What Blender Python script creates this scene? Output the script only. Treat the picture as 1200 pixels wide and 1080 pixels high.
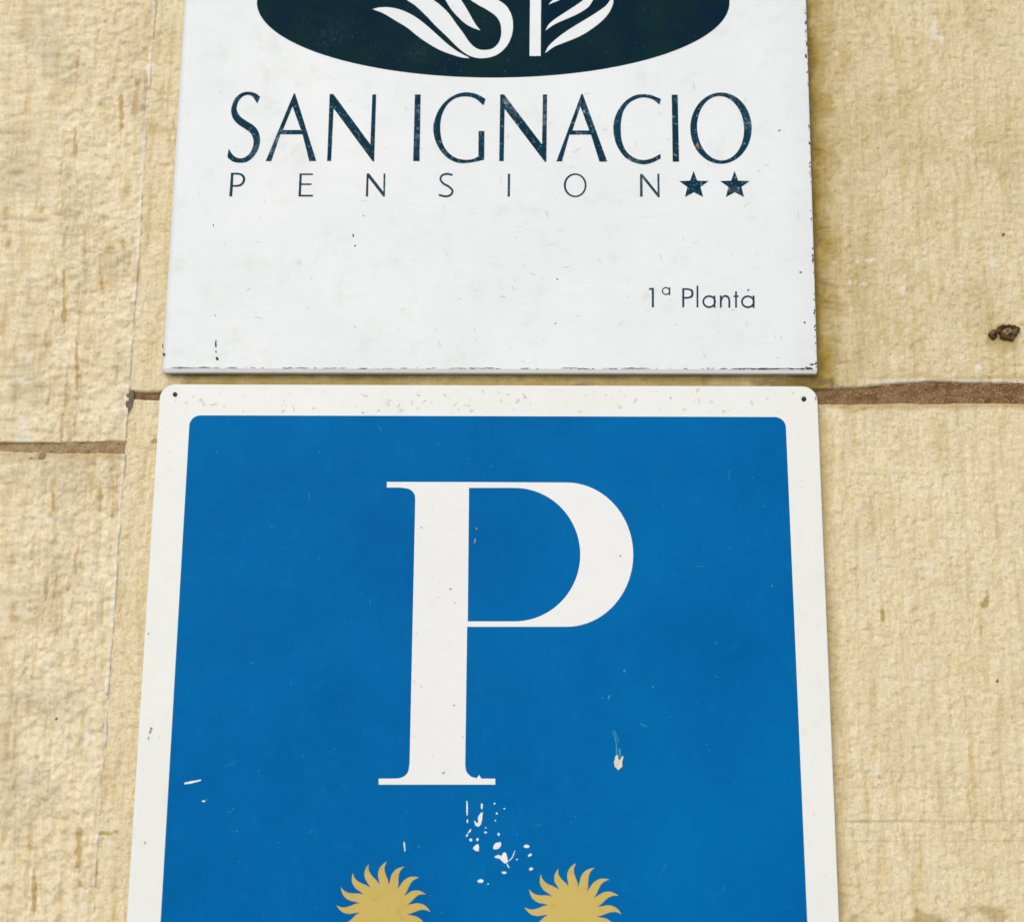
import bpy, bmesh, math, random
import numpy as np
from mathutils import Vector, Matrix
from mathutils.geometry import tessellate_polygon

random.seed(7)
for o in list(bpy.data.objects):
    bpy.data.objects.remove(o, do_unlink=True)
scene = bpy.context.scene
C = scene.collection

# ------------------------------------------------------------------ camera
PW, PH, F = 1200.0, 1080.0, 1800.0
PITCH, ROLL, DIST, CAMZ = math.radians(13.67), math.radians(0.35), 0.72, 1.62
cam_d = bpy.data.cameras.new('camera')
cam = bpy.data.objects.new('camera', cam_d); C.objects.link(cam)
CAMLOC = Vector((0, -DIST, CAMZ))
CAMR = (Matrix.Rotation(math.pi/2 + PITCH, 3, 'X') @ Matrix.Rotation(ROLL, 3, 'Z'))
cam.matrix_world = Matrix.Translation(CAMLOC) @ CAMR.to_4x4()
cam_d.sensor_fit = 'HORIZONTAL'; cam_d.sensor_width = 36.0
cam_d.lens = 36.0*F/PW
cam_d.clip_start = 0.01; cam_d.clip_end = 500
cam_d.dof.use_dof = True; cam_d.dof.focus_distance = 0.735; cam_d.dof.aperture_fstop = 9.0
scene.camera = cam

# ------------------------------------------------------------------ light
SUN_EL, SUN_AZ = math.radians(33), math.radians(14)      # azimuth: to the left of the wall's normal
sun_dir = Vector((-math.sin(SUN_AZ)*math.cos(SUN_EL), -math.cos(SUN_AZ)*math.cos(SUN_EL), math.sin(SUN_EL)))
w = bpy.data.worlds.new('World'); scene.world = w; w.use_nodes = True
nt = w.node_tree; nt.nodes.clear()
sky = nt.nodes.new('ShaderNodeTexSky'); sky.sky_type = 'NISHITA'; sky.sun_disc = False
sky.sun_elevation = SUN_EL; sky.sun_rotation = math.atan2(sun_dir.x, sun_dir.y)
sky.air_density = 1.0; sky.dust_density = 2.0; sky.ozone_density = 1.0
bg = nt.nodes.new('ShaderNodeBackground'); bg.inputs[1].default_value = 0.10
wo = nt.nodes.new('ShaderNodeOutputWorld')
nt.links.new(sky.outputs[0], bg.inputs[0]); nt.links.new(bg.outputs[0], wo.inputs[0])
sd = bpy.data.lights.new('sun', 'SUN'); sd.energy = 1.5; sd.angle = math.radians(60); sd.color = (1.0, 0.98, 0.965)
so = bpy.data.objects.new('sun', sd); C.objects.link(so)
so.rotation_euler = sun_dir.to_track_quat('Z', 'Y').to_euler(); so.location = sun_dir*5
scene.view_settings.view_transform = 'Standard'; scene.view_settings.look = 'None'
scene.view_settings.gamma = 1.0; scene.view_settings.use_curve_mapping = False
scene.view_settings.exposure = 0.10

# ------------------------------------------------------------------ helpers
def px(x, y, Y):
    """photo pixel -> point on the plane y = Y (parallel to the wall)"""
    d = CAMR @ Vector(((x-PW/2)/F, -(y-PH/2)/F, -1.0))
    t = (Y - CAMLOC.y)/d.y
    return CAMLOC + d*t

_R = np.array(CAMR)
def to_px(X, Y, Z):
    q = np.stack([X, Y + DIST, Z - CAMZ], -1) @ _R
    return PW/2 + F*q[..., 0]/-q[..., 2], PH/2 - F*q[..., 1]/-q[..., 2]

def tag(o, label=None, cat=None, group=None, kind=None):
    if label: o['label'] = label
    if cat: o['category'] = cat
    if group: o['group'] = group
    if kind: o['kind'] = kind
    return o

def empty(name, loc, label, cat):
    o = bpy.data.objects.new(name, None); C.objects.link(o); o.location = loc
    o.empty_display_size = 0.02
    return tag(o, label, cat)

def world_loc(o):
    v = Vector(o.location)
    while o.parent:
        o = o.parent; v += o.location
    return v

def link_mesh(name, verts, faces, mat, parent=None, smooth=False, recalc=True):
    """one mesh object from world-space verts, with its origin at its own centre"""
    vs = [Vector(v) for v in verts]
    c = sum(vs, Vector())/len(vs)
    me = bpy.data.meshes.new(name)
    me.from_pydata([v-c for v in vs], [], faces)
    if recalc:
        bm = bmesh.new(); bm.from_mesh(me)
        bmesh.ops.recalc_face_normals(bm, faces=bm.faces[:]); bm.to_mesh(me); bm.free()
    if smooth:
        me.polygons.foreach_set('use_smooth', [True]*len(me.polygons))
    me.materials.append(mat)
    o = bpy.data.objects.new(name, me); C.objects.link(o)
    if parent:
        o.parent = parent; o.location = c - world_loc(parent)
    else:
        o.location = c
    return o

def catmull(pts, n=7):
    p = [2*np.array(pts[0]) - np.array(pts[1])] + [np.array(q) for q in pts] + [2*np.array(pts[-1]) - np.array(pts[-2])]
    out = []
    for i in range(1, len(p)-2):
        for k in range(n):
            t = k/n
            out.append(0.5*((2*p[i]) + (-p[i-1]+p[i+1])*t + (2*p[i-1]-5*p[i]+4*p[i+1]-p[i+2])*t*t + (-p[i-1]+3*p[i]-3*p[i+1]+p[i+2])*t**3))
    out.append(p[-2])
    return [tuple(q) for q in out]

def path(s, ox=0, oy=0, k=1.0, n=7):
    """'L x y x y S x y ...' : corner points and smooth runs, in an enlarged view's pixels -> photo pixels"""
    toks = s.replace(',', ' ').split(); mode = 'L'; pts = []; cur = []; runs = []
    for t in toks:
        if t in 'LS':
            if cur: runs.append((mode, cur))
            mode = t; cur = []
        else:
            cur.append(float(t))
    runs.append((mode, cur))
    for m, c in runs:
        q = list(zip(c[0::2], c[1::2]))
        if m == 'L' or not q: pts += q
        else:
            if pts: pts += catmull([pts[-1]] + q, n)[1:]
            else: pts += catmull(q, n)
    return [(ox + a/k, oy + b/k) for a, b in pts]

def ellipse(cx, cy, rx, ry, rot=0, n=64, ox=0, oy=0, k=1.0):
    r = math.radians(rot); out = []
    for i in range(n):
        a = 2*math.pi*i/n; u, v = rx*math.cos(a), ry*math.sin(a)
        out.append((ox + (cx + u*math.cos(r) - v*math.sin(r))/k, oy + (cy + u*math.sin(r) + v*math.cos(r))/k))
    return out

def stroke(pts, width, n=8):
    c = catmull(pts, n) if len(pts) > 2 else list(pts)
    L, Rr = [], []
    m = len(c)
    for i, p in enumerate(c):
        a = c[max(i-1, 0)]; b = c[min(i+1, m-1)]
        d = np.array(b) - np.array(a); d = d/ (np.linalg.norm(d)+1e-9); nn = np.array((-d[1], d[0]))
        wd = width(i/(m-1)) if callable(width) else width
        L.append(tuple(np.array(p)+nn*wd/2)); Rr.append(tuple(np.array(p)-nn*wd/2))
    return L + Rr[::-1]

def prism(loops, Yf, th):
    """outline (+ holes) in photo pixels -> thin solid whose face lies on y=Yf, thickness th behind it"""
    polys = [[px(x, y, Yf) for x, y in lp] for lp in loops]
    tris = tessellate_polygon([[Vector((p.x, p.z, 0)) for p in lp] for lp in polys])
    flat = [p for lp in polys for p in lp]; n = len(flat)
    verts = flat + [Vector((p.x, p.y + th, p.z)) for p in flat]
    faces = [tuple(t) for t in tris]
    s = 0
    for lp in polys:
        m = len(lp)
        for i in range(m):
            a, b = s+i, s+(i+1) % m
            faces.append((a, b, b+n, a+n))
        s += m
    return verts, faces

def flat_part(name, loops, Yf, th, mat, parent):
    v, f = prism(loops, Yf, th)
    return link_mesh(name, v, f, mat, parent)

class Flecks:
    """many tiny irregular flakes joined in one mesh (too small and many to count)"""
    def __init__(s): s.v = []; s.f = []
    def add(s, cx, cy, rx, ry, ang, Y, n=8, jag=.35):
        a0 = math.radians(ang); pts = []
        for i in range(n):
            a = 2*math.pi*i/n; r = 1 + random.uniform(-jag, jag)
            u, v_ = rx*r*math.cos(a), ry*r*math.sin(a)
            pts.append((cx + u*math.cos(a0) - v_*math.sin(a0), cy + u*math.sin(a0) + v_*math.cos(a0)))
        s.poly(pts, Y)
    def poly(s, pts, Y):
        Yf = Y - random.uniform(.00003, .00009); b = len(s.v); n = len(pts)
        s.v += [px(x, y, Yf) for x, y in pts]; s.f.append(tuple(range(b, b+n)))
    def build(s, name, mat, parent):
        o = link_mesh(name, s.v, s.f, mat, parent); return tag(o, kind='stuff')

# ------------------------------------------------------------------ materials
def srgb(r, g, b):
    f = lambda c: (c/255/12.92) if c/255 <= .04045 else ((c/255+.055)/1.055)**2.4
    return (f(r), f(g), f(b), 1)

class NT:
    def __init__(s, name):
        s.m = bpy.data.materials.new(name); s.m.use_nodes = True; s.t = s.m.node_tree; s.t.nodes.clear()
        s.out = s.n('ShaderNodeOutputMaterial'); s.b = s.n('ShaderNodeBsdfPrincipled')
        s.l(s.b.outputs[0], s.out.inputs[0])
        g = s.n('ShaderNodeNewGeometry'); s.pos = g.outputs['Position']
    def n(s, t, **k):
        q = s.t.nodes.new(t)
        for a, b in k.items(): setattr(q, a, b)
        return q
    def l(s, a, b): s.t.links.new(a, b)
    def scaled(s, sx, sy, sz):
        m = s.n('ShaderNodeMapping'); m.inputs['Scale'].default_value = (sx, sy, sz); s.l(s.pos, m.inputs[0]); return m.outputs[0]
    def noise(s, scale, detail=3, rough=.55, vec=None, dist=0):
        q = s.n('ShaderNodeTexNoise'); q.inputs['Scale'].default_value = scale; q.inputs['Detail'].default_value = detail
        q.inputs['Roughness'].default_value = rough; q.inputs['Distortion'].default_value = dist
        s.l(vec or s.pos, q.inputs['Vector']); return q.outputs['Fac']
    def ramp(s, fac, a, b, c0=(0, 0, 0, 1), c1=(1, 1, 1, 1)):
        r = s.n('ShaderNodeValToRGB'); r.color_ramp.elements[0].position = a; r.color_ramp.elements[1].position = b
        r.color_ramp.elements[0].color = c0; r.color_ramp.elements[1].color = c1; s.l(fac, r.inputs[0]); return r.outputs[0]
    def mix(s, fac, a, b):
        m = s.n('ShaderNodeMix', data_type='RGBA')
        for v, i in ((fac, 0), (a, 6), (b, 7)):
            if isinstance(v, (int, float, tuple)): m.inputs[i].default_value = v
            else: s.l(v, m.inputs[i])
        return m.outputs[2]
    def math(s, op, a, b=0.0):
        m = s.n('ShaderNodeMath', operation=op, use_clamp=False)
        for v, i in ((a, 0), (b, 1)):
            if isinstance(v, (int, float)): m.inputs[i].default_value = v
            else: s.l(v, m.inputs[i])
        return m.outputs[0]
    def bump(s, h, dist, strength=1.0, prev=None):
        b = s.n('ShaderNodeBump'); b.inputs['Distance'].default_value = dist; b.inputs['Strength'].default_value = strength
        s.l(h, b.inputs['Height'])
        if prev: s.l(prev, b.inputs['Normal'])
        return b.outputs[0]
    def set(s, **k):
        for a, v in k.items():
            i = s.b.inputs[a.replace('_', ' ')]
            if isinstance(v, (int, float, tuple)): i.default_value = v
            else: s.l(v, i)
        return s.m

def stone_material(name, ca, cb, grain, grain_h, stain):
    t = NT(name)
    at = t.n('ShaderNodeAttribute', attribute_name='stain')
    sp = t.n('ShaderNodeSeparateColor'); t.l(at.outputs['Color'], sp.inputs[0])
    base = t.mix(t.ramp(t.noise(26, 4), .3, .7), ca, cb)
    # mineral mottling a few millimetres across, drawn out downwards
    mot = t.noise(1, 4, .65, t.scaled(420, 200, 150), .5)
    base = t.mix(t.math('MULTIPLY', t.ramp(mot, .34, .50, (1, 1, 1, 1), (0, 0, 0, 1)), .42), base, srgb(212, 190, 138))
    base = t.mix(t.math('MULTIPLY', t.ramp(mot, .52, .68), .55), base, srgb(248, 238, 214))
    # pinkish and greyish veils
    base = t.mix(t.math('MULTIPLY', t.ramp(t.noise(45, 3, .6), .50, .68), .22), base, srgb(234, 216, 188))
    base = t.mix(t.math('MULTIPLY', t.ramp(t.noise(38, 3, .6, t.scaled(1.3, 1, .8)), .50, .68), .40), base, srgb(216, 203, 164))
    fine = t.noise(grain, 3, .7)
    base = t.mix(t.math('MULTIPLY', t.ramp(fine, .32, .46, (1, 1, 1, 1), (0, 0, 0, 1)), .42), base, srgb(182, 156, 108))
    base = t.mix(t.math('MULTIPLY', t.ramp(fine, .58, .70), .5), base, srgb(252, 244, 224))
    # vertical faint drip colouring
    base = t.mix(t.math('MULTIPLY', t.ramp(t.noise(1, 3, .6, t.scaled(210, 40, 24)), .50, .72), .55), base, srgb(202, 175, 112))
    # a little iron speckle
    base = t.mix(t.math('MULTIPLY', t.ramp(t.noise(380, 2, .5), .71, .78), .5), base, srgb(150, 108, 52))
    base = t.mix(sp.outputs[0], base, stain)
    base = t.mix(sp.outputs[1], base, srgb(62, 52, 34))
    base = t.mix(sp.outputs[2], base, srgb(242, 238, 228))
    h = t.bump(t.noise(grain*1.1, 4, .7), grain_h, .9)
    return t.set(Base_Color=base, Roughness=.92, Normal=h, Specular_IOR_Level=.2)

MAT_WALL = stone_material('sawn_sandstone', srgb(241, 228, 192), srgb(234, 217, 175), 900, .0009, srgb(164, 138, 58))
MAT_PIL = stone_material('tooled_sandstone', srgb(240, 228, 196), srgb(232, 217, 181), 620, .0008, srgb(182, 148, 86))

def mortar_material(name, ca, cb):
    t = NT(name)
    c = t.mix(t.ramp(t.noise(110, 4, .7), .38, .62), ca, cb)
    c = t.mix(t.ramp(t.noise(1300, 2, .7), .52, .70), c, srgb(196, 168, 124))
    c = t.mix(t.ramp(t.noise(1000, 2, .7), .30, .42, (1, 1, 1, 1), (0, 0, 0, 1)), c, srgb(84, 62, 40))
    return t.set(Base_Color=c, Roughness=.95, Specular_IOR_Level=.15, Normal=t.bump(t.noise(900, 4, .7), .0012))
MAT_MORTAR = mortar_material('brown_mortar', srgb(122, 90, 62), srgb(152, 122, 90))
MAT_MORTAR2 = mortar_material('pale_brown_mortar', srgb(162, 138, 104), srgb(184, 162, 126))

def enamel(name, col, col2, rough, speck=None, spec=.3, dirt=.25):
    t = NT(name)
    c = t.mix(t.ramp(t.noise(9, 6, .65), .32, .68), col, col2)
    c = t.mix(t.math('MULTIPLY', t.ramp(t.noise(520, 3, .7), .58, .75), dirt*.5), c, speck or srgb(190, 188, 176))
    c = t.mix(t.math('MULTIPLY', t.ramp(t.noise(150, 4, .7), .56, .85), dirt), c, speck or srgb(190, 188, 176))
    r = t.math('ADD', t.math('MULTIPLY', t.noise(40, 4), .25), rough-.12)
    n = t.bump(t.noise(18, 2), .0008, .25, t.bump(t.noise(600, 2), .00006, .5))
    return t.set(Base_Color=c, Roughness=r, Normal=n, Specular_IOR_Level=spec)

MAT_BLUE = enamel('blue_enamel', srgb(0, 107, 171), srgb(0, 93, 158), .42, srgb(14, 116, 180), .02, .5)
MAT_BORDER = enamel('white_enamel', srgb(232, 235, 231), srgb(227, 230, 225), .42, srgb(196, 192, 178))
MAT_P = enamel('white_lettering', srgb(233, 235, 233), srgb(228, 231, 229), .45, srgb(205, 203, 196))
MAT_GOLD = enamel('ochre_gold_paint', srgb(203, 180, 100), srgb(197, 173, 94), .5, srgb(150, 126, 58), .15, .5)

def film_material():
    t = NT('white_film')
    c = t.mix(t.ramp(t.noise(14, 4, .6), .3, .7), srgb(229, 234, 235), srgb(222, 228, 230))
    c = t.mix(t.math('MULTIPLY', t.ramp(t.noise(60, 5, .7), .54, .76), .60), c, srgb(208, 213, 210))
    # faint broad rectangular ghosts of older lettering film
    br = t.n('ShaderNodeTexVoronoi', distance='CHEBYCHEV'); br.inputs['Scale'].default_value = 28
    t.l(t.scaled(1.4, .01, .8), br.inputs['Vector'])
    sep = t.n('ShaderNodeSeparateColor'); t.l(br.outputs['Color'], sep.inputs[0])
    c = t.mix(t.math('MULTIPLY', t.ramp(sep.outputs[0], .55, .9), .10), c, srgb(214, 219, 218))
    wr = t.ramp(t.noise(1, 4, .6, t.scaled(34, 1, 52), 1.4), .50, .58)
    n = t.bump(t.noise(30, 3), .0010, .3, t.bump(wr, .00018, .28))
    return t.set(Base_Color=c, Roughness=.40, Specular_IOR_Level=.3, Normal=n)
MAT_FILM = film_material()

def vinyl(name, ca, cb, wear, lo, hi, worn=.85):
    t = NT(name)
    c = t.mix(t.ramp(t.noise(45, 4, .6), .3, .7), ca, cb)
    c = t.mix(t.ramp(t.noise(750, 3, .65), lo, hi), c, wear)
    big = t.math('MULTIPLY', t.ramp(t.noise(30, 4, .7), .56, .72), t.ramp(t.noise(420, 3, .7), .44, .60))
    c = t.mix(t.math('MULTIPLY', big, worn), c, wear)
    return t.set(Base_Color=c, Roughness=.5, Specular_IOR_Level=.03, Normal=t.bump(t.noise(300, 3), .0002, .4))
MAT_INK = vinyl('weathered_blue_lettering', srgb(14, 60, 84), srgb(8, 46, 60), srgb(150, 176, 186), .60, .74)
MAT_OVAL = vinyl('dark_petrol_film', srgb(0, 30, 52), srgb(8, 42, 44), srgb(84, 116, 122), .68, .80, .10)
MAT_SMALL = vinyl('weathered_grey_lettering', srgb(44, 68, 86), srgb(36, 62, 74), srgb(140, 158, 166), .62, .78)

def plain(name, col, rough=.8):
    t = NT(name)
    c = t.mix(t.ramp(t.noise(500, 3), .35, .7), col, tuple(v*.8 for v in col[:3])+(1,))
    return t.set(Base_Color=c, Roughness=rough)
MAT_GRIME = plain('black_grime', srgb(58, 56, 48))
MAT_SMUDGE = plain('pale_grey_dirt', srgb(221, 219, 209))
MAT_NAIL = plain('dark_nail', srgb(20, 18, 16), .5)
MAT_CHIP = plain('bare_white_undercoat', srgb(236, 238, 238), .6)
MAT_DROP = plain('dried_cream_splash', srgb(222, 216, 196), .8)
MAT_TEAL = plain('scraped_pale_blue', srgb(30, 140, 184), .6)
MAT_SCR = plain('scuffed_blue', srgb(40, 128, 188), .6)
MAT_RUST = plain('rust', srgb(176, 128, 78), .9)
MAT_PLUG = plain('crumbling_brown_filler', srgb(98, 72, 40), .95)
MAT_PLUG2 = plain('grey_filler', srgb(176, 160, 126), .95)

# ------------------------------------------------------------------ numpy noise for the carved stone
def vnoise(x, z, sx, sz, seed):
    rs = np.random.RandomState(seed); N = 512
    g = rs.rand(N, N)
    if .6 < sx/sz < 1.6:                               # turn the lattice so that it never lines up with the courses
        a_ = .4 + (seed % 7)*.31; x, z = x*math.cos(a_) - z*math.sin(a_), x*math.sin(a_) + z*math.cos(a_)
    u = x/sx + 1000.37; v = z/sz + 1000.71
    i = np.floor(u).astype(int); j = np.floor(v).astype(int)
    a = u-i; b = v-j
    a = a*a*a*(a*(a*6-15)+10); b = b*b*b*(b*(b*6-15)+10)
    i0, i1, j0, j1 = i % N, (i+1) % N, j % N, (j+1) % N
    return ((g[i0, j0]*(1-a)+g[i1, j0]*a)*(1-b) + (g[i0, j1]*(1-a)+g[i1, j1]*a)*b)*2-1

def fbm(x, z, sx, sz, seed, o=3):
    r = 0; a = 1; t = 0
    for k in range(o):
        r = r + a*vnoise(x, z, sx/2**k, sz/2**k, seed+k*13); t += a; a *= .55
    return r/t
def sstep(a, b, v):
    t = np.clip((v-a)/(b-a), 0, 1); return t*t*(3-2*t)
def spot(u, v, cx, cy, rx, ry, nz):
    d = np.sqrt(((u-cx)/rx)**2 + ((v-cy)/ry)**2) + nz*.8
    return 1 - sstep(.65, 1.15, d)

def axis(a, b, fine):
    """sample positions from a to b: finely inside the given ranges, coarsely elsewhere"""
    out = [a]; p = a
    while p < b - 1e-6:
        st = .012
        for lo, hi, s in fine:
            if lo <= p < hi: st = min(st, s)
            elif p < lo: st = min(st, max(s, lo-p)) if lo-p < st else st
        p = min(p+st, b); out.append(p)
    if len(out) > 2 and out[-1]-out[-2] < 1e-4: out.pop(-2)
    return np.array(out)

def wall_height(x, z):
    h = .0007*fbm(x, z, .05, .06, 3) + .00055*fbm(x, z, .0022, .0030, 11, 3) + .00065*fbm(x, z, .0030, .016, 23, 3)
    h -= .0006*sstep(.35, .8, fbm(x, z, .0020, .0034, 31, 2))
    return h
def pil_height(x, z):
    xx = x + .0010*fbm(x, z, .02, .03, 41)
    h = .0007*fbm(x, z, .04, .05, 43) + .00060*fbm(xx, z, .0034, .017, 47, 2) + .00105*fbm(xx, z, .0036, .0038, 53, 2) + .00030*fbm(x, z, .006, .0024, 59, 2)
    h -= .0005*sstep(.40, .75, fbm(xx, z, .0019, .026, 61, 2))
    return h

WHITE_SPOTS = [(26, 516, 8, 6), (29, 500, 3, 12), (34, 419, 5, 5), (27, 446, 3, 6), (1095, 36, 4, 12), (1104, 47, 4, 7), (997, 331, 4, 3), (1057, 341, 4, 4),
               (1164, 307, 4, 5), (1019, 305, 4, 2.5), (1027, 703, 6, 3), (1028, 900, 3, 5), (1031, 922, 3, 4), (180, 79, 6, 3), (101, 864, 5, 8),
               (1063, 1012, 5, 4), (1146, 430, 4, 3), (1005, 306, 3, 3), (1013, 333, 3, 2), (57, 610, 6, 3)]
BROWN_SPOTS = [(128, 290, 6, 3), (144, 283, 4, 7), (124, 976, 8, 2.5), (136, 974, 4, 1.5), (1155, 704, 4.5, 10), (1034, 722, 3, 10), (182, 516, 6, 2.5),
               (93, 995, 4, 34), (40, 1040, 2.5, 26), (88, 170, 2, 16), (142, 130, 2.5, 26), (117, 580, 3, 14), (63, 590, 3, 12), (8, 265, 3, 24), (90, 430, 2, 40), (75, 360, 2.5, 40), (120, 335, 3, 10), (50, 247, 3, 9)]
DOT_SPOTS = [(126, 813, 2, 2), (1169, 798, 2.2, 2.2), (1176, 275, 2.2, 2.2), (66, 842, 2, 2)]

def stains(X, Z, Y, pil):
    u, v = to_px(X, Y, Z)
    n1 = fbm(X, Z, .012, .012, 71); n2 = fbm(X, Z, .003, .004, 73); n3 = fbm(X, Z, .03, .03, 79); n4 = fbm(X, Z, .0016, .0022, 77, 2)
    R = np.zeros_like(X); G = np.zeros_like(X); B = np.zeros_like(X)
    def line_x(x0, y0, x1, y1): return x0 + (v-y0)*(x1-x0)/(y1-y0)
    if not pil:
        # damp algae and iron colour creeping out from under the white sign's right side
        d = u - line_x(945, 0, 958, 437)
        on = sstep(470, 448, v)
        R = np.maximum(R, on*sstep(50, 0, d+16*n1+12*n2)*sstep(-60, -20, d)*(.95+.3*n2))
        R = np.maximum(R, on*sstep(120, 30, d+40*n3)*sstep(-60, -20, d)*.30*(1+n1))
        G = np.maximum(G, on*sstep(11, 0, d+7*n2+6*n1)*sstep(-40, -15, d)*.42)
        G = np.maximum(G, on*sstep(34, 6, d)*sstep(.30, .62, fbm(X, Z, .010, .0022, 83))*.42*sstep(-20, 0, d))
        # the strip between the two signs
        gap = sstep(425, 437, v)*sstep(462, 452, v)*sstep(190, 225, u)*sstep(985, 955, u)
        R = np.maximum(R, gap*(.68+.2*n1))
        G = np.maximum(G, gap*sstep(.35, .7, n2)*.2)
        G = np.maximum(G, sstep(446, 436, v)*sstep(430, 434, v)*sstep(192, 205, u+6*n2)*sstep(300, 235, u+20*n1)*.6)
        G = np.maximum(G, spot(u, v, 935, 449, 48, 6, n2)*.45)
        G = np.maximum(G, sstep(.4, .7, fbm(X, Z, .004, .01, 91))*gap*.3)
        # thin rim right of the blue sign
        d2 = u - line_x(957, 470, 983, 1080)
        on2 = sstep(465, 480, v)
        R = np.maximum(R, on2*sstep(20, 0, d2+6*n1)*sstep(-40, -10, d2)*.45)
        # hairline saw marks
        for yy, a, lo in ((961.5, .24, 978), (985, .13, 985), (903, .09, 985), (922, .10, 985)):
            R = np.maximum(R, a*sstep(2.2, .6, np.abs(v-yy+(u-1100)*.004+1.2*n3))*sstep(lo, lo+14, u)*(.7+.6*n1))
            G = np.maximum(G, a*.9*sstep(1.8, .4, np.abs(v-yy+(u-1100)*.004+1.2*n3))*sstep(lo, lo+14, u)*(.7+.6*n1))
        # green film above the lowest joint
        R = np.maximum(R, sstep(1060, 1066, v+4*n1)*sstep(1095, 1080, v)*sstep(990, 1000, u)*sstep(-.1, .45, n1+.3*n2)*.42)
        G = np.maximum(G, sstep(1061, 1068, v+4*n1)*sstep(1095, 1080, v)*sstep(990, 1000, u)*sstep(.05, .55, n1+.4*n2)*.10)
        # lime left along the joint's upper lip
        B = np.maximum(B, sstep(1005, 1060, u)*sstep(443.5, 446, v+3*n1)*sstep(456, 452, v)*sstep(-.45, .1, n2+.3*n1)*.62)
        R = np.maximum(R, sstep(975, 1000, u)*sstep(436, 441, v+5*n1)*sstep(447, 443, v)*.35)
        R = np.maximum(R, sstep(958, 965, u)*sstep(468, 472, v)*sstep(484, 476, v+5*n1)*.5)
        # plug surround
        R = np.maximum(R, spot(u, v, 1178, 397, 24, 17, n1*.6)*.45)
        # faint darker hairlines
        R = np.maximum(R, .35*sstep(.10, .0, np.abs(fbm(X, Z, .05, .016, 97, 4)))*sstep(.0, .5, n3)*sstep(430, 300, v))
        # grey-green weathering in the open stone
        R = np.maximum(R, (.10+.22*sstep(-.1, .6, n3+.4*n2))*sstep(462, 440, v)*sstep(930, 960, u))
        R = np.maximum(R, .30*sstep(.25, .6, fbm(X, Z, .0022, .020, 111, 2))*sstep(-.3, .3, n3)*sstep(462, 440, v))
    else:
        R = np.maximum(R, .55*sstep(.38, .70, fbm(X + .0010*fbm(X, Z, .02, .03, 41), Z, .0019, .026, 61, 2))*sstep(-.4, .3, n3)*(.8+.4*n2))
        R = np.maximum(R, .22*sstep(.30, .70, fbm(X, Z, .0024, .009, 101, 2))*sstep(-.2, .4, n3))
        B = np.maximum(B, .55*sstep(XE-.0022, XE-.0010, X+.0005*n1)*sstep(-.5, .2, n2))  # pale worn arris, with the edge's catch of light painted in
        R = np.maximum(R, .25*sstep(120, 40, v)*sstep(60, 150, u)*(.6+n1))
        G = np.maximum(G, .14*sstep(.1, .6, n3+.3*n2))
        R = np.maximum(R, sstep(526, 531, v+2*n1)*sstep(545, 534, v)*.4)
    for (a, b, rx, ry) in WHITE_SPOTS: B = np.maximum(B, spot(u, v, a, b, rx, ry, n4*1.3)*.6)
    for (a, b, rx, ry) in BROWN_SPOTS: R = np.maximum(R, spot(u, v, a, b, rx, ry, n2*1.2)*.7)
    for (a, b, rx, ry) in DOT_SPOTS: G = np.maximum(G, spot(u, v, a, b, rx, ry, n2)*.95)
    return np.clip(np.stack([R, G, B, np.ones_like(R)], -1), 0, 1)

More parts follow.
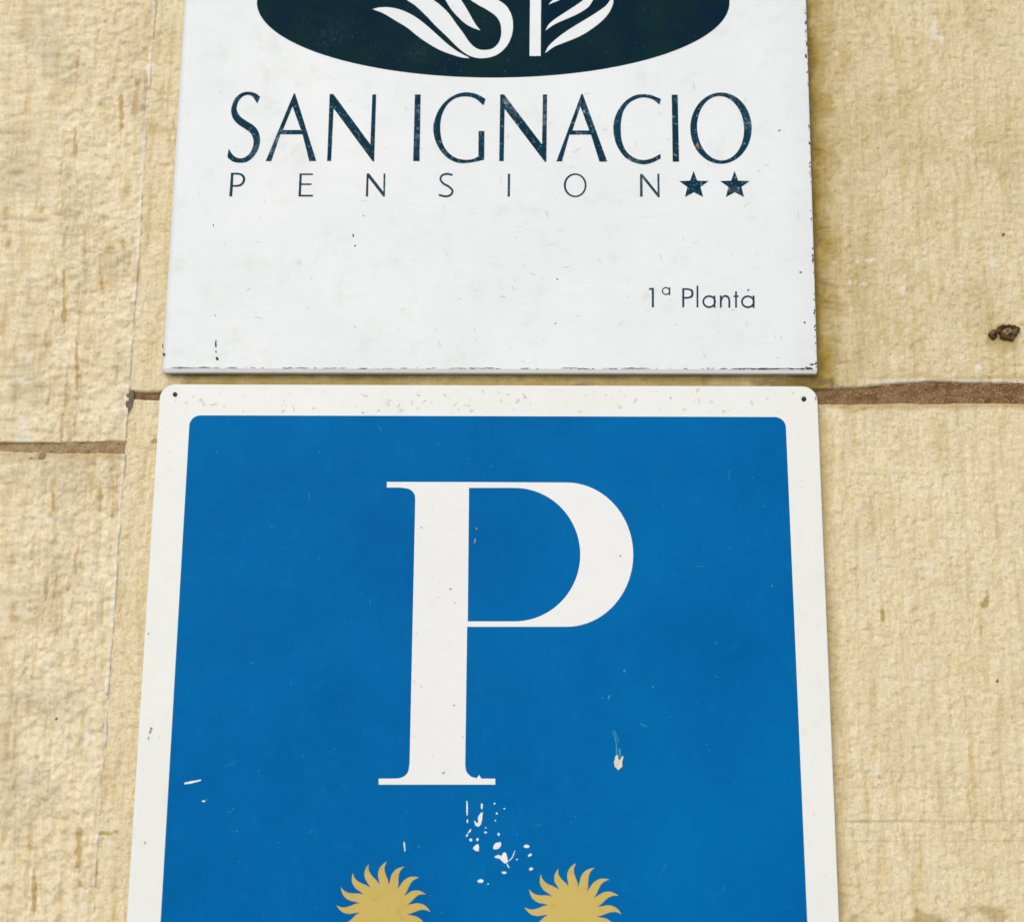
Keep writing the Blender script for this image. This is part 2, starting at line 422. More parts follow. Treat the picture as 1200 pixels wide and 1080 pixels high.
def stone_block(x0, x1, z0, z1, Y, pil, mat, parent, fx, fz, seed, rnd=.0018, wob=.0008, depth=.03, low=None):
    xs = axis(x0, x1, fx); zs = axis(z0, z1, fz)
    X, Z = np.meshgrid(xs, zs)
    nx, nz = len(xs), len(zs)
    # uneven arrises
    def wobble(t, s): return wob*fbm(t, t*0+s*.37, .03, 1.0, seed+s, 4)
    fade = lambda d: np.clip(1-d/.012, 0, 1)**2
    dl, dr, db, dt = X-x0, x1-X, Z-z0, z1-Z
    h = (pil_height if pil else wall_height)(X, Z)
    if not pil: h = h - .004*sstep(XE-.0008, XE-.0028, X)     # tucked in behind the pilaster
    Xo = X + wobble(Z, 1)*fade(dl) + wobble(Z, 2)*fade(dr)
    Zo = Z + wobble(X, 3)*fade(db) + wobble(X, 4)*fade(dt)
    if low: Zo = Zo + np.interp(X, *low)*np.clip(1-db/.06, 0, 1)
    dm = np.minimum(np.minimum(dl, dr), np.minimum(db, dt))
    q = np.clip(1-dm/rnd, 0, 1)
    drop = rnd*(1-np.sqrt(np.clip(1-q*q, 0, 1)))
    Yo = Y - h + drop
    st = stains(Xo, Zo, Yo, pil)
    V = np.stack([Xo, Yo, Zo], -1).reshape(-1, 3)
    idx = np.arange(nx*nz).reshape(nz, nx)
    quads = np.stack([idx[:-1, :-1], idx[:-1, 1:], idx[1:, 1:], idx[1:, :-1]], -1).reshape(-1, 4)
    ring = np.concatenate([idx[0, :], idx[1:, -1], idx[-1, -2::-1], idx[-2:0:-1, 0]])
    back = V[ring].copy(); back[:, 1] = Y + depth
    base = len(V); m = len(ring); k = np.arange(m)
    side = np.stack([ring[k], base+k, base+(k+1) % m, ring[(k+1) % m]], -1)
    V = np.concatenate([V, back]); quads = np.concatenate([quads, side])
    col = np.concatenate([st.reshape(-1, 4), st.reshape(-1, 4)[ring]])
    c = np.array([(x0+x1)/2, Y, (z0+z1)/2]); V = V - c
    me = bpy.data.meshes.new('stone_block')
    me.vertices.add(len(V)); me.vertices.foreach_set('co', V.astype(np.float32).ravel())
    me.loops.add(quads.size); me.loops.foreach_set('vertex_index', quads.astype(np.int32).ravel())
    me.polygons.add(len(quads)); me.polygons.foreach_set('loop_start', np.arange(0, quads.size, 4, dtype=np.int32))
    me.polygons.foreach_set('use_smooth', np.ones(len(quads), dtype=bool))
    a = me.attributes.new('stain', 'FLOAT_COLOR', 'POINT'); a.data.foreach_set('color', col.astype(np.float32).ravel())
    me.update(calc_edges=True); me.validate()
    me.materials.append(mat)
    o = bpy.data.objects.new('stone_block', me); C.objects.link(o)
    o.parent = parent; o.location = Vector(c) - world_loc(parent)
    return o

def mortar(x0, x1, z0, z1, Y, parent, fine, mat=None):
    xs = axis(x0, x1, [fine]); zs = np.linspace(z0, z1, max(6, int((z1-z0)/.0008)))
    X, Z = np.meshgrid(xs, zs); nz, nx = X.shape
    Yo = Y - .0012*fbm(X, Z, .02, .006, 201) - .0012*fbm(X, Z, .003, .003, 207)
    idx = np.arange(nx*nz).reshape(nz, nx)
    f = np.stack([idx[:-1, :-1], idx[:-1, 1:], idx[1:, 1:], idx[1:, :-1]], -1).reshape(-1, 4)
    ring = np.concatenate([idx[0, :], idx[1:, -1], idx[-1, -2::-1], idx[-2:0:-1, 0]])
    V = np.stack([X, Yo, Z], -1).reshape(-1, 3); bk = V[ring].copy(); bk[:, 1] = Y+.025
    m = len(ring); k = np.arange(m); b = len(V)
    f2 = np.stack([ring[k], b+k, b+(k+1) % m, ring[(k+1) % m]], -1)
    return link_mesh('mortar_joint', np.concatenate([V, bk]).tolist(), np.concatenate([f, f2]).tolist(), mat or MAT_MORTAR, parent, smooth=True, recalc=False)

# ------------------------------------------------------------------ setting: added bounce ground, wall, pilaster
def bounce_pavement():  # unseen paving, added to bounce soft light up under the white panel
    t = NT('bounce_paving')
    c = t.mix(t.ramp(t.noise(3, 4), .3, .7), srgb(196, 194, 190), srgb(184, 182, 178))
    m = t.set(Base_Color=c, Roughness=.9, Normal=t.bump(t.noise(200, 3), .002))
    me_v = [(-12, -14, 0), (12, -14, 0), (12, .05, 0), (-12, .05, 0)]
    me_v += [(x, y, -.1) for x, y, z in me_v]
    o = link_mesh('bounce_pavement', me_v, [(0, 1, 2, 3), (7, 6, 5, 4), (0, 4, 5, 1), (1, 5, 6, 2), (2, 6, 7, 3), (3, 7, 4, 0)], m)
    tag(o, kind='structure')
bounce_pavement()

PY = -.0006                                            # the pilaster stands 8 mm proud of the wall
XE = px(147, 527, PY).x                               # its right arris
JX1 = px(1080, 460, 0)
z_up = px(1080, 451, 0).z; z_lo = px(1080, 472.5, 0).z       # wall joint
z_b1 = px(1080, 1093, 0).z; z_b2 = z_b1 - .009
zp_up = px(75, 517.5, PY).z; zp_lo = px(75, 530.5, PY).z     # pilaster joint
ztop = px(600, -5, 0).z; zbot = px(600, 1090, 0).z
xl, xr = px(-5, 1085, PY).x, px(1205, 0, 0).x + .004
xs_l, xs_r = px(200, 1080, 0).x, px(935, 0, 0).x             # hidden behind the signs
zg0, zg1 = px(600, 456, 0).z, px(600, 430, 0).z              # strip seen between them

wall = empty('stone_wall', (.25, 0, 0), 'pale sandstone ashlar wall carrying both signs, brown mortar between its blocks', 'wall')
fx_f = [(XE-.002, xs_l, .0006), (xs_r, xr, .0006), (xs_l, xs_r, .003), (xr, xr+.12, .0022)]
fz_f = [(zbot, ztop, .0006), (ztop, ztop+.1, .0025), (zbot-.12, zbot, .0025)]
XR = .62
lipp = [(150, 459), (300, 459), (940, 457), (985, 455), (1020, 451.5), (1050, 449), (1090, 447.5), (1150, 448), (1210, 449.5)]
lip = ([px(a, b, 0).x for a, b in lipp], [px(a, b, 0).z - z_up for a, b in lipp])
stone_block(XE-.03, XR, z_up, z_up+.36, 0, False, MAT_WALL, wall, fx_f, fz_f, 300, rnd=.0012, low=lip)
stone_block(XE-.03, XR, z_b1, z_lo, 0, False, MAT_WALL, wall, fx_f, fz_f, 320, rnd=.0012, wob=.0016)
stone_block(XE-.03, XR, z_b2-.26, z_b2, 0, False, MAT_WALL, wall, fx_f, [(zbot-.05, z_b2+.001, .0012)], 340)
mortar(XE-.03, XR, z_lo-.003, z_up+.006, .0018, wall, (XE-.03, xr, .0009))
mortar(XE-.03, XR, z_b2-.003, z_b1+.003, .0015, wall, (xs_r, xr, .0012))
z = z_b2-.26
n = 0
while z > .02:                                        # unseen plain courses, added down to the bounce paving
    z1 = z - .008; z0 = max(z1 - .27, 0.0)
    if z0 < .08: z0 = 0.0
    stone_block(XE-.03, XR, z0, z1, 0, False, MAT_WALL, wall, [(XE, XR, .01)], [(z0, z1, .01)], 360+n*20)
    mortar(XE-.03, XR, z1-.003, z+.003, .002, wall, (XE, XR, .02))
    z = z0; n += 1

pil = empty('stone_pilaster', (-.5, 0, 0), 'coarsely tooled sandstone pilaster standing proud beside the signs', 'pilaster')
XL = -.62
fx_p = [(xl, XE+.001, .0006), (xl-.1, xl, .0025)]
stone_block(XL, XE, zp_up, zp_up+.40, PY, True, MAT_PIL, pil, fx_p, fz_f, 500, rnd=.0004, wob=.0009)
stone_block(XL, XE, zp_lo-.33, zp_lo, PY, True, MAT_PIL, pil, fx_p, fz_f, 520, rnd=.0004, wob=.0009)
mortar(XL, XE-.0004, zp_lo-.003, zp_up+.003, PY+.0010, pil, (xl, XE, .0009), MAT_MORTAR2)
z = zp_lo-.33; n = 0
while z > .02:
    z1 = z - .007; z0 = max(z1 - .31, 0.0)
    if z0 < .08: z0 = 0.0
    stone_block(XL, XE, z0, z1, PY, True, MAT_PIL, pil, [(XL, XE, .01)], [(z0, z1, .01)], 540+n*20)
    mortar(XL, XE-.0004, z1-.003, z+.003, PY+.0016, pil, (XL, XE, .02))
    z = z0; n += 1

flat_part('joint_recess_shade', [[(149, 458), (155.5, 456.5), (157, 462), (156, 470), (155, 478), (150, 483), (147, 474)]], -.0006, .003, plain('shaded_joint_grey', srgb(112, 106, 88), .95), wall)  # dark grey patch painting the shadowed recess where the joint ends

# ------------------------------------------------------------------ plates
def rounded_quad(corners, radii, n=8):
    """corners in (x, z) world, in order; rounds each by its radius"""
    out = []; m = len(corners)
    for i in range(m):
        p = np.array(corners[i]); a = np.array(corners[i-1]); b = np.array(corners[(i+1) % m]); r = radii[i]
        da = (a-p)/np.linalg.norm(a-p); db = (b-p)/np.linalg.norm(b-p)
        s = p+da*r; e = p+db*r
        for k in range(n+1):
            t = k/n
            # circular-looking blend
            ang = t*math.pi/2
            out.append(tuple(p + (s-p)*(1-math.sin(ang)) + (e-p)*(1-math.cos(ang))))
    return out

def plate(name, outline, Yf, Yb, mat, parent, bev=.0004):
    """solid plate with softened front edge"""
    n = len(outline); c = np.mean(np.array(outline), 0)
    rings = []
    for inset, y in ((bev, Yf), (bev*.3, Yf+bev*.3), (0, Yf+bev), (0, Yb)):
        rr = []
        for i in range(n):
            a = np.array(outline[i-1]); b = np.array(outline[(i+1) % n]); p = np.array(outline[i])
            d = b-a; d = d/(np.linalg.norm(d)+1e-12); nn = np.array((-d[1], d[0]))
            if np.dot(nn, c-p) < 0: nn = -nn
            q = p + nn*inset; rr.append((q[0], y, q[1]))
        rings.append(rr)
    v = [p for r in rings for p in r]; f = []
    for k in range(3):
        for i in range(n):
            j = (i+1) % n; f.append((k*n+i, k*n+j, (k+1)*n+j, (k+1)*n+i))
    f.append(tuple(range(n))); f.append(tuple(range(3*n, 4*n)))
    return link_mesh(name, v, f, mat, parent)

def pw(x, y, Y):
    p = px(x, y, Y); return (p.x, p.z)

MM = .32/770
# --- blue category plaque
BY = -.0042
blue = empty('category_sign', (px(567, 1225, BY).x, 0, px(567, 1225, BY).z),
             'blue enamel plaque with large white letter P, white border and gold suns', 'sign')
out = [pw(188, 450, BY), pw(957.5, 452.5, BY), pw(990, 1235, BY), pw(138.5, 1235, BY)]
plate('plate', rounded_quad(out, [.0072]*4), BY, BY+.002, MAT_BORDER, blue, .0004)
inn = [pw(222.5, 486.5, BY-.00012), pw(920.5, 488.5, BY-.00012), pw(951, 1195, BY-.00012), pw(181.5, 1195, BY-.00012)]
plate('blue_field', rounded_quad(inn, [.0052]*4), BY-.00012, BY+.0002, MAT_BLUE, blue, .00003)
k = 2.7
def arc(cx, cy, rx, ry, n=40):        # right half of an ellipse, top to bottom
    return ' '.join('%.2f %.2f' % (cx + rx*math.sin(math.pi*i/n), cy - ry*math.cos(math.pi*i/n)) for i in range(n+1))
P_out = path('L 144 66 400 66.5 ' + arc(712, 296, 211.5, 228) + ' 398 524 392 962 S 396 982 410 997 425 1002 '
             'L 429 1002 436 992 443 1004 487 1004 487 1023 118 1023 118 1004 160 1004 S 190 1001 210 985 216 955 L 234 122 S 231 104 215 89 188 84 L 144 84', 400, 540, k)
P_in = path('L 404 85 ' + arc(548, 296, 208, 211) + ' 400 507', 400, 540, k)
flat_part('letter', [P_out, P_in], BY-.0002, .0002, MAT_P, blue)

def sun(cx, cy, R, drops, sx=1.0, tilt=0):
    pts = []
    L = [(.505, 0), (.62, .02), (.73, .02), (.85, .16), (.93, .36), (1.0, .60)]
    Rr = [(1.0, .60), (.90, .50), (.80, .50), (.70, .62), (.60, .83), (.505, 1.0)]
    for q in range(16):
        a0 = math.radians(99.3+tilt - 22.5*q); rr = 1+random.uniform(-.03, .02)
        if q in drops: rr *= drops[q]
        pol = lambda e: (cx + R*sx*(e[0] if e[0] < .51 else .505+(e[0]-.505)*rr)*math.cos(a0-math.radians(22.5*e[1])),
                         cy - R*(e[0] if e[0] < .51 else .505+(e[0]-.505)*rr)*math.sin(a0-math.radians(22.5*e[1])))
        pts += catmull([pol(e) for e in L], 4)[:-1] + catmull([pol(e) for e in Rr], 4)[:-1]
    return pts
flat_part('gold_sun', [sun(449.2, 1064, 55.5, {3: .92})], BY-.0002, .0002, MAT_GOLD, blue)
flat_part('gold_sun', [sun(671, 1066.5, 56, {15: .86}, 1.02)], BY-.0002, .0002, MAT_GOLD, blue)
# fixing nails in the border's corners
def nail(x, y, r):
    v = []; f = []; n = 12
    for kk, (rr, dy) in enumerate(((1, .0001), (1, -.0003), (.7, -.0006), (.25, -.0007))):
        for i in range(n):
            a = 2*math.pi*i/n; p = px(x + r*rr*math.cos(a), y + r*rr*math.sin(a), BY+dy); v.append(p)
    for kk in range(3):
        for i in range(n):
            j = (i+1) % n; f.append((kk*n+i, kk*n+j, (kk+1)*n+j, (kk+1)*n+i))
    f.append(tuple(range(3*n, 4*n)))
    link_mesh('nail', v, f, MAT_NAIL, blue, smooth=True)
nail(205, 462, 2.7); nail(942, 467.3, 2.9)
nail(170, 1220, 2.8); nail(962, 1222, 2.8)

# chips where the blue has come away
CO = (530, 920, 8.64)
def chip(pts, mat=MAT_CHIP, dy=.0002, name='paint_chip'):
    flat_part(name, [pts], BY-.00012-dy*.35, .0001, mat, blue)
def blob(x, y, rx, ry, ang=0, o=CO, mat=MAT_CHIP, name='paint_chip'):
    n = 11; a0 = math.radians(ang); pts = []
    for i in range(n):
        a = 2*math.pi*i/n; r = random.uniform(.78, 1.15); u, v = rx*r*math.cos(a), ry*r*math.sin(a)
        pts.append((x+u*math.cos(a0)-v*math.sin(a0), y+u*math.sin(a0)+v*math.cos(a0)))
    chip([(o[0]+p/o[2], o[1]+q/o[2]) for p, q in pts], mat, name=name)
def streak(pts, wd, o=CO, mat=MAT_CHIP, name='paint_chip'):
    s = stroke(pts, lambda t: wd*(.45+.55*math.sin(math.pi*(.12+.76*t)))*random.uniform(.8, 1.15), 5)
    chip([(o[0]+p/o[2], o[1]+q/o[2]) for p, q in s], mat, name=name)
streak([(148, 155), (150, 230), (150, 300)], 17); streak([(152, 342), (153, 360), (156, 378)], 14)
streak([(187, 440), (178, 462), (158, 476)], 15); blob(150, 503, 9, 16, 25)
streak([(298, 182), (300, 210), (298, 238)], 22)
chip(path('L 288 276 308 268 302 340 290 392 266 418 235 405 220 355 232 360 250 382 263 368 259 320', *CO))
for b in [(428, 182, 8, 10), (527, 234, 10, 8), (450, 282, 10, 10), (436, 354, 9, 9), (340, 428, 10, 6), (336, 473, 16, 11, -10), (470, 493, 11, 17), (188, 551, 16, 14),
          (254, 546, 14, 16, 20), (748, 615, 30, 17), (787, 703, 21, 13, -35), (655, 747, 9, 7), (523, 880, 26, 13, 10), (796, 843, 22, 15, -15), (287, 966, 33, 18, -5), (362, 996, 9, 7)]:
    blob(*b)
chip(path('L 210 628 235 603 262 590 271 620 268 665 248 664 228 655 212 640', *CO))
chip(path('L 413 640 420 605 437 582 455 576 492 570 495 600 478 632 462 640 440 645', *CO))
chip(path('L 424 722 445 708 470 701 500 712 513 682 532 673 545 684 555 720 565 772 545 786 528 786 505 765 490 750 470 735 445 734', *CO))
streak([(635, 658), (605, 730), (562, 770)], 9); streak([(553, 788), (563, 812), (577, 832)], 13)
PXO = (0, 0, 1)
streak([(216, 917.6), (225, 916), (235.5, 913.6)], 2.6, PXO); blob(238.5, 938.3, 2.4, .9, 0, PXO)
streak([(473.5, 986), (474, 991), (474.5, 997)], 1.8, PXO)
# dried splash and its scrape
DO = (680, 780, 7.71)
chip(path('L 318 815 330 798 340 815 342 838 360 850 368 828 378 812 392 820 384 845 378 870 380 910 362 922 345 942 328 924 312 910 303 870 312 840', *DO), MAT_DROP, name='dried_splash')
streak([(312, 578), (325, 625), (352, 695)], 8, DO, MAT_TEAL, 'scrape'); streak([(292, 585), (322, 680), (330, 800)], 13, DO, MAT_TEAL, 'scrape')
streak([(352, 745), (358, 790), (350, 830)], 22, DO, MAT_TEAL, 'scrape')
streak([(268, 262), (258, 285), (250, 302)], 13, DO, MAT_TEAL, 'scrape'); streak([(540, 516), (570, 535), (605, 550)], 9, DO, MAT_TEAL, 'scrape')
blob(400, 45, 12, 16, 20, DO, MAT_SCR, 'scrape'); blob(656, 190, 10, 9, 0, DO, MAT_SCR, 'scrape'); blob(198, 288, 7, 10, 0, DO, MAT_SCR, 'scrape')
sc = Flecks()
for i in range(150):
    x, y = random.uniform(240, 900), random.uniform(510, 1075)
    if 440 < x < 760 and 560 < y < 925: continue
    sc.add(x, y, random.uniform(.4, 1.5), random.uniform(.3, .7), random.choice([80, 90, 60, 10, -20])+random.uniform(-15, 15), BY-.00012, 6)
for i in range(14):
    x, y = random.uniform(250, 890), random.uniform(500, 1060); a = random.uniform(-60, 60); L_ = random.uniform(4, 12)
    if 440 < x < 760 and 560 < y < 925: continue
    sc.poly(stroke([(x, y), (x+L_*.5*math.cos(a), y+L_*.5*math.sin(a)+.6), (x+L_*math.cos(a), y+L_*math.sin(a))], .5, 3), BY-.00012)
sc.build('scuffs', MAT_SCR, blue)
gd = Flecks()
for i in range(150):
    x = random.uniform(215, 935); y = random.uniform(455, 483); q = random.choice([.6, .9, 1.4, 2.4])
    gd.add(x, y, q*random.uniform(.7, 1.6), q*random.uniform(.3, .8), random.uniform(0, 180), BY, 8, .5)
for i in range(26):
    s_ = random.choice((0, 1)); y = random.uniform(490, 1078)
    x0 = (188 - (y-470)*.0623) if s_ == 0 else 925 + (y-490)*.037
    gd.add(x0 + random.uniform(6, 30), y, random.uniform(.5, 1.4), random.uniform(.4, 1.2), random.uniform(0, 180), BY, 6)
for i in range(16):
    x, y = random.uniform(485, 545), random.uniform(575, 905)
    gd.add(x, y, random.uniform(.5, 1.8), random.uniform(.4, 1.2), random.uniform(0, 180), BY-.0002, 7)
gd.build('pale_dirt', MAT_SMUDGE, blue)
gk = Flecks(); gm = Flecks()
for (x, y, rx, ry, a) in [(177.5, 853, 1.6, .8, 0), (557, 499, .7, 1.6, 0), (573, 500, .7, 1.3, 0), (786, 466, .8, .8, 0), (615, 466, .6, .6, 0), (956, 467, .6, 2.6, 0), (206, 469, .5, .5, 0), (732, 597.5, 1.3, 1.0, 0)]:
    gk.add(x, y, rx, ry, a, BY-.00024)
for (x, y, rx, ry, a) in [(176, 857, .9, 3.2, 15), (174, 864, .7, 2.2, 10), (170, 987, .8, 2.2, 0), (174, 742, .7, 1.5, 0), (558.5, 619, .7, 1.6, 0), (556.5, 633, .8, 3.4, 10), (528, 690, 1.5, 1.3, 0), (533, 706, .8, .8, 0),
                          (520, 905, 2.4, .8, -30), (532, 826, 1.2, 1.1, 0), (494, 618, .9, .9, 0), (494, 805, 1, .8, 0), (727, 651, 1.1, 1.1, 0), (905, 686, .8, .8, 0), (425, 483, 1.2, .7, 0)]:
    gm.add(x, y, rx, ry, a, BY-.00024)
gm.build('pale_dirt', plain('mid_grey_dirt', srgb(158, 154, 140)), blue)
gk.build('dark_specks', MAT_GRIME, blue)

# --- white guesthouse panel
WY = -.0048
white = empty('guesthouse_sign', (px(573, 436, WY).x, 0, px(573, 436, WY).z),
              'white panel lettered SAN IGNACIO PENSION in dark blue under a petrol oval emblem', 'sign')
def panel():
    # closed outline of the horizontal section (left edge generously rounded), lofted from bottom to top
    bl, br = pw(188.5, 431.5, WY), pw(958, 433, WY)
    tl, tr = pw(226.5, -190, WY), pw(939, -190, WY)
    Yb = -.0012; rl, rr = .0034, .0006; CH = .0008
    def section(x0, x1):
        s = [(x0, Yb)]
        for i in range(9):
            a = math.pi/2*i/8; s.append((x0 + rl*(1-math.cos(a)), WY + rl*(1-math.sin(a))))
        m = 24
        for i in range(1, m): s.append((x0+rl + (x1-rr-x0-rl)*i/m, WY))
        for i in range(5):
            a = math.pi/2*i/4; s.append((x1-rr + rr*math.sin(a), WY + rr*(1-math.cos(a))))
        s.append((x1, Yb)); return s
    v = []; f = []; N = 41
    sec0 = section(0, 1); n = len(sec0)
    for k_ in range(N+1):
        t = max(k_-1, 0)/(N-1)                          # row 0 is the foot of the chamfer along the lower edge
        x0 = bl[0] + (tl[0]-bl[0])*t; x1 = br[0] + (tr[0]-br[0])*t
        for (x, y) in section(x0, x1):
            s = (x-x0)/(x1-x0); zb = bl[1] + (br[1]-bl[1])*s; zt = tl[1] + (tr[1]-tl[1])*s
            yy = y; zz = zb + (zt-zb)*t
            if k_ == 0:
                yy = max(y, WY+CH); zz -= .0017; x = x0 + .0012 + (x-x0)*((x1-x0-.0016)/(x1-x0))
            v.append((x, yy, zz))
    for k_ in range(N):
        for i in range(n-1): f.append((k_*n+i, k_*n+i+1, (k_+1)*n+i+1, (k_+1)*n+i))
        f.append((k_*n+n-1, k_*n, (k_+1)*n, (k_+1)*n+n-1))
    f.append(tuple(range(n))); f.append(tuple(range(N*n, (N+1)*n)))
    o = link_mesh('panel', v, f, MAT_FILM, white)
    bm = bmesh.new(); bm.from_mesh(o.data)
    for e in bm.edges:
        if len(e.link_faces) == 2 and e.calc_face_angle() > .3: e.smooth = False
    for fa in bm.faces: fa.smooth = True
    bm.to_mesh(o.data); bm.free()
panel()

TY = WY - .00012; TT = .00012
def letter(loops, mat=MAT_INK, dy=0.0, name='letter'):
    return flat_part(name, loops, TY-dy, TT+dy, mat, white)
# oval emblem
oval = letter([ellipse(578, 3, 277, 88, 0, 160)], MAT_OVAL, name='oval_emblem')
def em(loop, name): flat_part(name, [loop], TY-.00008, .00008, MAT_FILM, oval)
A6 = (430, 0, 7.5); A7 = (570, 0, 7.5)
em(path('S 50 82 110 68 190 66 290 86 400 135 500 205 600 292 700 382 800 455 905 512 S 840 508 750 482 650 445 550 390 450 322 350 242 250 182 150 122 50 82', *A6)[:-1], 'emblem_leaf')
em(path('S 180 -130 270 -65 350 0 430 55 520 140 600 225 700 320 800 420 880 480 950 507 1020 513 1090 502 1150 478 1200 438 1248 375 1279 285 1283 200 1265 120 1220 50 1150 0 1010 -90 900 -190 '
        'L 720 -190 S 800 -90 910 0 980 46 1050 84 1130 140 1170 200 1181 268 1176 330 1150 388 1100 430 1040 441 980 434 930 403 890 358 850 298 790 218 720 122 650 52 580 0 460 -75 300 -130', *A6), 'emblem_stroke')
em(path('S 600 -190 640 -95 690 0 740 82 800 150 870 213 940 250 997 269 S 950 208 900 120 860 52 825 0 740 -110 600 -190', *A6)[:-1], 'emblem_leaf')
em(path('L 385 -420 480 -420 480 0 477 493 379 493 384 0', *A7), 'emblem_stroke')
em(path('S 516 468 545 410 600 355 680 292 780 227 900 155 1000 90 1060 42 1108 -30 S 1116 10 1104 60 1070 125 1010 190 920 260 820 320 700 370 600 410 516 468', *A7)[:-1], 'emblem_leaf')
em(path('S 519 270 550 215 610 165 700 105 790 47 860 -5 950 -90 S 958 -50 935 5 890 68 800 125 700 170 600 215 519 270', *A7)[:-1], 'emblem_leaf')
em(path('S 545 42 575 12 640 -45 760 -130 S 740 -70 645 0 600 20 545 42', *A7)[:-1], 'emblem_leaf')

Z1 = (260, 100, 6); Z2 = (470, 100, 6); Z3 = (630, 100, 6); Z4 = (740, 100, 7.5); Z5 = (740, 325, 7.5)
letter([path('L 270 82 S 235 56 190 46 140 55 95 90 72 140 65 185 80 237 115 275 165 308 205 342 222 390 215 440 190 485 150 511 110 511 75 487 48 445 L 38 505 '
             'S 75 535 125 545 175 538 220 505 255 450 269 385 256 325 225 285 175 252 130 220 105 175 112 125 140 85 180 68 215 80 248 128', *Z1)])
letter([path('L 506 58 515 58 664 533 614 533 567 345 412 345 347 533 308 533', *Z1), path('L 497 148 429 315 556 315', *Z1)])
letter([path('L 758 62 784 62 1044 416 1058 65 1085 65 1071 535 1060 535 786 163 768 533 740 533', *Z1)])
letter([path('L 97 65 138 65 130 533 85 533', *Z2)])
letter([path('L 595 97 S 540 66 470 50 400 60 330 98 270 165 234 250 227 320 245 400 285 470 340 520 400 544 450 547 520 538 585 523 L 586 322 545 322 543 500 '
             'S 500 520 440 523 380 508 330 470 295 415 278 340 277 270 291 200 327 135 382 92 450 79 520 93 580 142', *Z2)])
letter([path('L 697 65 724 65 991 416 997 65 1027 65 1022 538 1011 538 728 166 722 533 690 533', *Z2)])
letter([path('L 308 61 317 61 490 537 435 537 375 347 224 347 172 535 132 535', *Z3), path('L 301 149 245 318 363 318', *Z3)])
letter([path('L 868 97 S 800 70 740 63 680 73 620 110 570 170 540 240 533 310 545 390 575 455 620 510 680 543 740 556 800 546 865 515 L 865 482 '
             'S 800 515 740 525 680 510 625 465 595 400 585 320 588 250 605 180 645 125 700 95 750 86 810 100 857 137', *Z3)])
letter([path('L 943 67 985 67 995 537 950 537', *Z3)])
letter([ellipse(787, 377, 270, 313, 0, 72, *Z4), ellipse(783, 378, 206, 283, -4, 72, *Z4)])
# PENSION
letter([path('L 64 615 108 615 S 142 622 163 648 160 680 138 706 105 714 L 77 713 72 781 52 781', *Z1), path('L 81 628 105 628 S 130 633 146 652 143 678 127 695 105 701 L 78 701', *Z1)], MAT_SMALL)
letter([path('L 546 620 640 620 640 631 562 631 560 690 630 690 630 701 559 701 556 770 640 770 640 782 538 782', *Z1)], MAT_SMALL)
letter([path('L 1018 620 1036 620 1135 748 1137 620 1150 620 1146 783 1135 783 1031 650 1028 782 1012 782', *Z1)], MAT_SMALL)
letter([[(470+a/6, 100+b/6) for a, b in stroke([(361, 631), (325, 623), (288, 634), (277, 662), (297, 690), (335, 712), (361, 740), (349, 770), (312, 781), (266, 770)], 14)]], MAT_SMALL)
letter([path('L 751 622 767 622 765 782 749 782', *Z2)], MAT_SMALL)
letter([ellipse(264, 703, 80, 84, 0, 48, *Z3), ellipse(265, 703, 66, 73, 0, 48, *Z3)], MAT_SMALL)
letter([path('L 720 624 739 624 844 756 842 622 856 622 858 787 846 786 737 652 739 783 720 783', *Z3)], MAT_SMALL)
for dx, dy in ((0, 0), (360, 0)):
    letter([path(' '.join('%g %g' % (a+dx, b+dy) for a, b in [(546, 752), (578, 838), (680, 842), (606, 893), (630, 981), (548, 940), (470, 982), (492, 893), (420, 842), (516, 838)]), *Z4)], MAT_INK, name='star')
# 1a Planta
def ring(cx, cy, rx, ry, wd, x0, x1, y0, y1, stemtop):
    o = letter([ellipse(cx, cy, rx, ry, 0, 36, *Z5), ellipse(cx, cy, rx-wd, ry-wd, 0, 36, *Z5)], MAT_SMALL)
    flat_part('stem', [path('L %g %g %g %g %g %g %g %g' % (x0, y0, x1, y0, x1, y1, x0, y1), *Z5)], TY-.00004, .0001, MAT_SMALL, o)
letter([path('L 150 110 158 93 197 92 198 263 179 263 178 108', *Z5)], MAT_SMALL)
ring(303, 120, 36, 35, 10, 330, 341, 86, 155, 0)
letter([path('L 446 95 495 95 S 535 108 545 140 535 174 495 187 L 465 187 464 263 446 263', *Z5), path('L 464 110 492 110 S 518 117 527 140 518 163 492 172 L 464 172', *Z5)], MAT_SMALL)
letter([path('L 572 74 588 74 588 263 572 263', *Z5)], MAT_SMALL)
ring(683, 213, 60, 56, 16, 722, 738, 160, 266, 0)
letter([path('L 777 159 793 159 793 172 S 812 157 840 157 862 178 869 210 L 869 266 852 266 852 212 S 846 184 826 172 806 180 794 212 L 794 266 777 266', *Z5)], MAT_SMALL)
letter([path('L 911 122 927 122 927 160 942 160 942 173 927 173 927 266 911 266 911 173 897 173 897 160 911 160', *Z5)], MAT_SMALL)
ring(1023, 214, 60, 56, 16, 1065, 1082, 160, 268, 0)

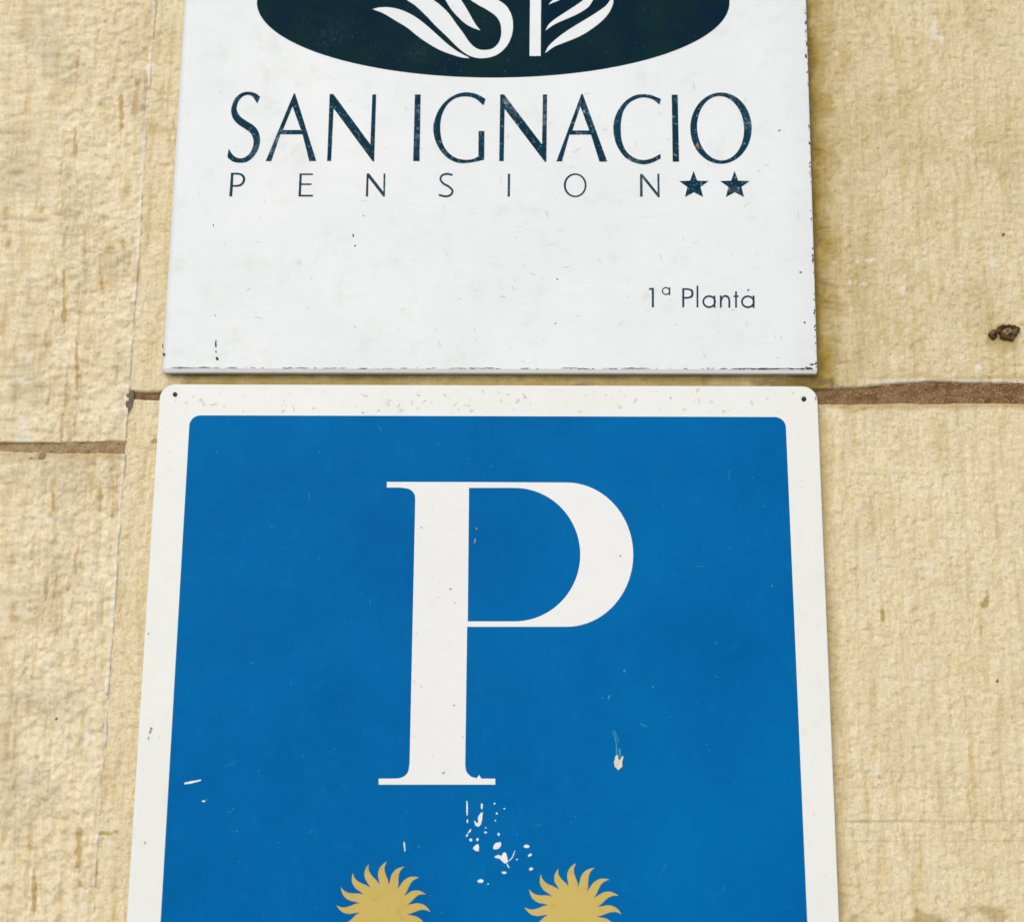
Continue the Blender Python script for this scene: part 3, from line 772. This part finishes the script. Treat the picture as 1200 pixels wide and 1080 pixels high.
# grime on the panel: along the lower fold, the right edge and a few marks
gr = Flecks()
for i in range(190):
    x = random.uniform(192, 956); L_ = random.choice([.8, 1.2, 1.6, 2.4, 3.5, 5])*random.uniform(.7, 1.3)
    if random.random() < .35: x = random.gauss(900, 35)
    if not 190+L_ < x < 957-L_: continue
    gr.add(x, 431.0 + (x-190)*.0018 + random.uniform(-.7, .4), L_, random.uniform(.2, .6), random.uniform(-3, 3), WY, 9, .6)
for i in range(30):
    yc = random.choice([random.uniform(8, 430), 430-abs(random.gauss(0, 120))])
    for j in range(random.choice([1, 1, 2, 4])):
        y = min(max(yc + random.gauss(0, 6), 4), 430)
        x = 945 + 13*y/437 - abs(random.gauss(.3, .7)) - 1.0; q = random.choice([.4, .6, .8, 1.3])
        gr.add(x, y, q*random.uniform(.5, .9), q*random.uniform(.7, 2.2), random.uniform(-25, 25), WY, 7, .5)
for (x, y, rx, ry, a) in [(253, 402, 1.0, 4.5, 0), (254, 420, 1.6, 2.4, -40), (253, 412, .6, 2, 0), (192, 415, 1.4, 2, 0), (190.8, 405, .6, 3, 0), (414, 276, .9, 2.4, 0), (416, 288, 1.2, 1, 0), (252, 370, .5, 1.2, 0), (250, 264, .6, 1.4, 0),
                          (913, 153, 1.6, .7, 0), (938, 319, 1.6, 1, 0), (943, 378, 1.3, .9, 0), (653, 327, 1, .8, 0), (651, 379, .9, .7, 0), (877, 340, 1.2, 1, 0), (426, 253, .7, .6, 0), (365, 326, .6, .4, 0), (948, 431, 6, 1.0, 4), (952, 427, 4, .9, -8), (940, 432, 3, .8, 0)]:
    gr.add(x, y, rx, ry, a, WY)
gr.build('grime', MAT_GRIME, white)
wr = Flecks()
for i in range(120):
    x, y = random.uniform(230, 940), random.uniform(100, 425)
    L_ = random.uniform(1, 5)
    wr.add(x, y, L_, random.uniform(.25, .8), random.choice([0, 10, -35, 60, 90])+random.uniform(-20, 20), WY, 8)
wr.build('pale_dirt', plain('faint_grey_scuff', srgb(212, 216, 214), .7), white)
rs = flat_part('rust_spot', [ellipse(817.2, 172.5, 2.2, 3.4, 10, 14)], TY-.00012, .0001, MAT_RUST, white)
flat_part('rust_core', [ellipse(817, 173.5, 1.4, 2.4, 10, 12)], TY-.0002, .0001, MAT_NAIL, rs)

# ------------------------------------------------------------------ crumbled plug in the wall
plug = empty('wall_plug', px(1181, 400, -.002), 'crumbling dark brown anchor plug in the stone right of the white sign', 'wall plug')
def lump(name, cx, cy, r, mat, hgt, dents, seed):
    rs_ = random.Random(seed); v = []; f = []; n = 30; R_ = 9
    ph = [rs_.uniform(0, 6.28) for _ in range(6)]
    for k_ in range(R_+1):
        for i in range(n):
            a = 2*math.pi*i/n; q = 1-k_/R_*.97
            lob = 1 + .13*math.sin(2*a+ph[0]) + .09*math.sin(3*a+ph[1]) + .08*math.sin(5*a+ph[2]) + .05*math.sin(9*a+ph[3])
            rr = r*q*lob*(1+rs_.uniform(-.05, .05)); p = px(cx + rr*math.cos(a), cy + rr*math.sin(a)*.95, 0)
            prof = np.interp(q, [0, .3, .55, .75, .92, 1], [-hgt*.5, -hgt*.6, hgt*.3, hgt, hgt*.8, -.001] if dents else [hgt, hgt, hgt*.95, hgt*.85, hgt*.5, -.001])
            v.append((p.x, -.0002 - prof - .35*hgt*math.sin(3*a+ph[4]+5*q)*(q < .98) + rs_.uniform(-.0004, .0004), p.z))
    for k_ in range(R_):
        for i in range(n):
            j = (i+1) % n; f.append((k_*n+i, k_*n+j, (k_+1)*n+j, (k_+1)*n+i))
    f.append(tuple(range(R_*n, (R_+1)*n)))
    return link_mesh(name, v, f, mat, plug)
lump('rim', 1181.5, 389.5, 11.5, MAT_PLUG, .0018, True, 3)
lump('broken_crumb', 1164.5, 391.5, 6, MAT_PLUG, .0014, False, 5)
lump('broken_crumb', 1163, 389.5, 3.4, MAT_PLUG2, .0021, False, 9)
lump('core', 1180, 388.5, 5.2, MAT_PLUG2, .0010, False, 11)
lump('broken_crumb', 1187.5, 389.5, 3.6, MAT_PLUG2, .0022, False, 13)
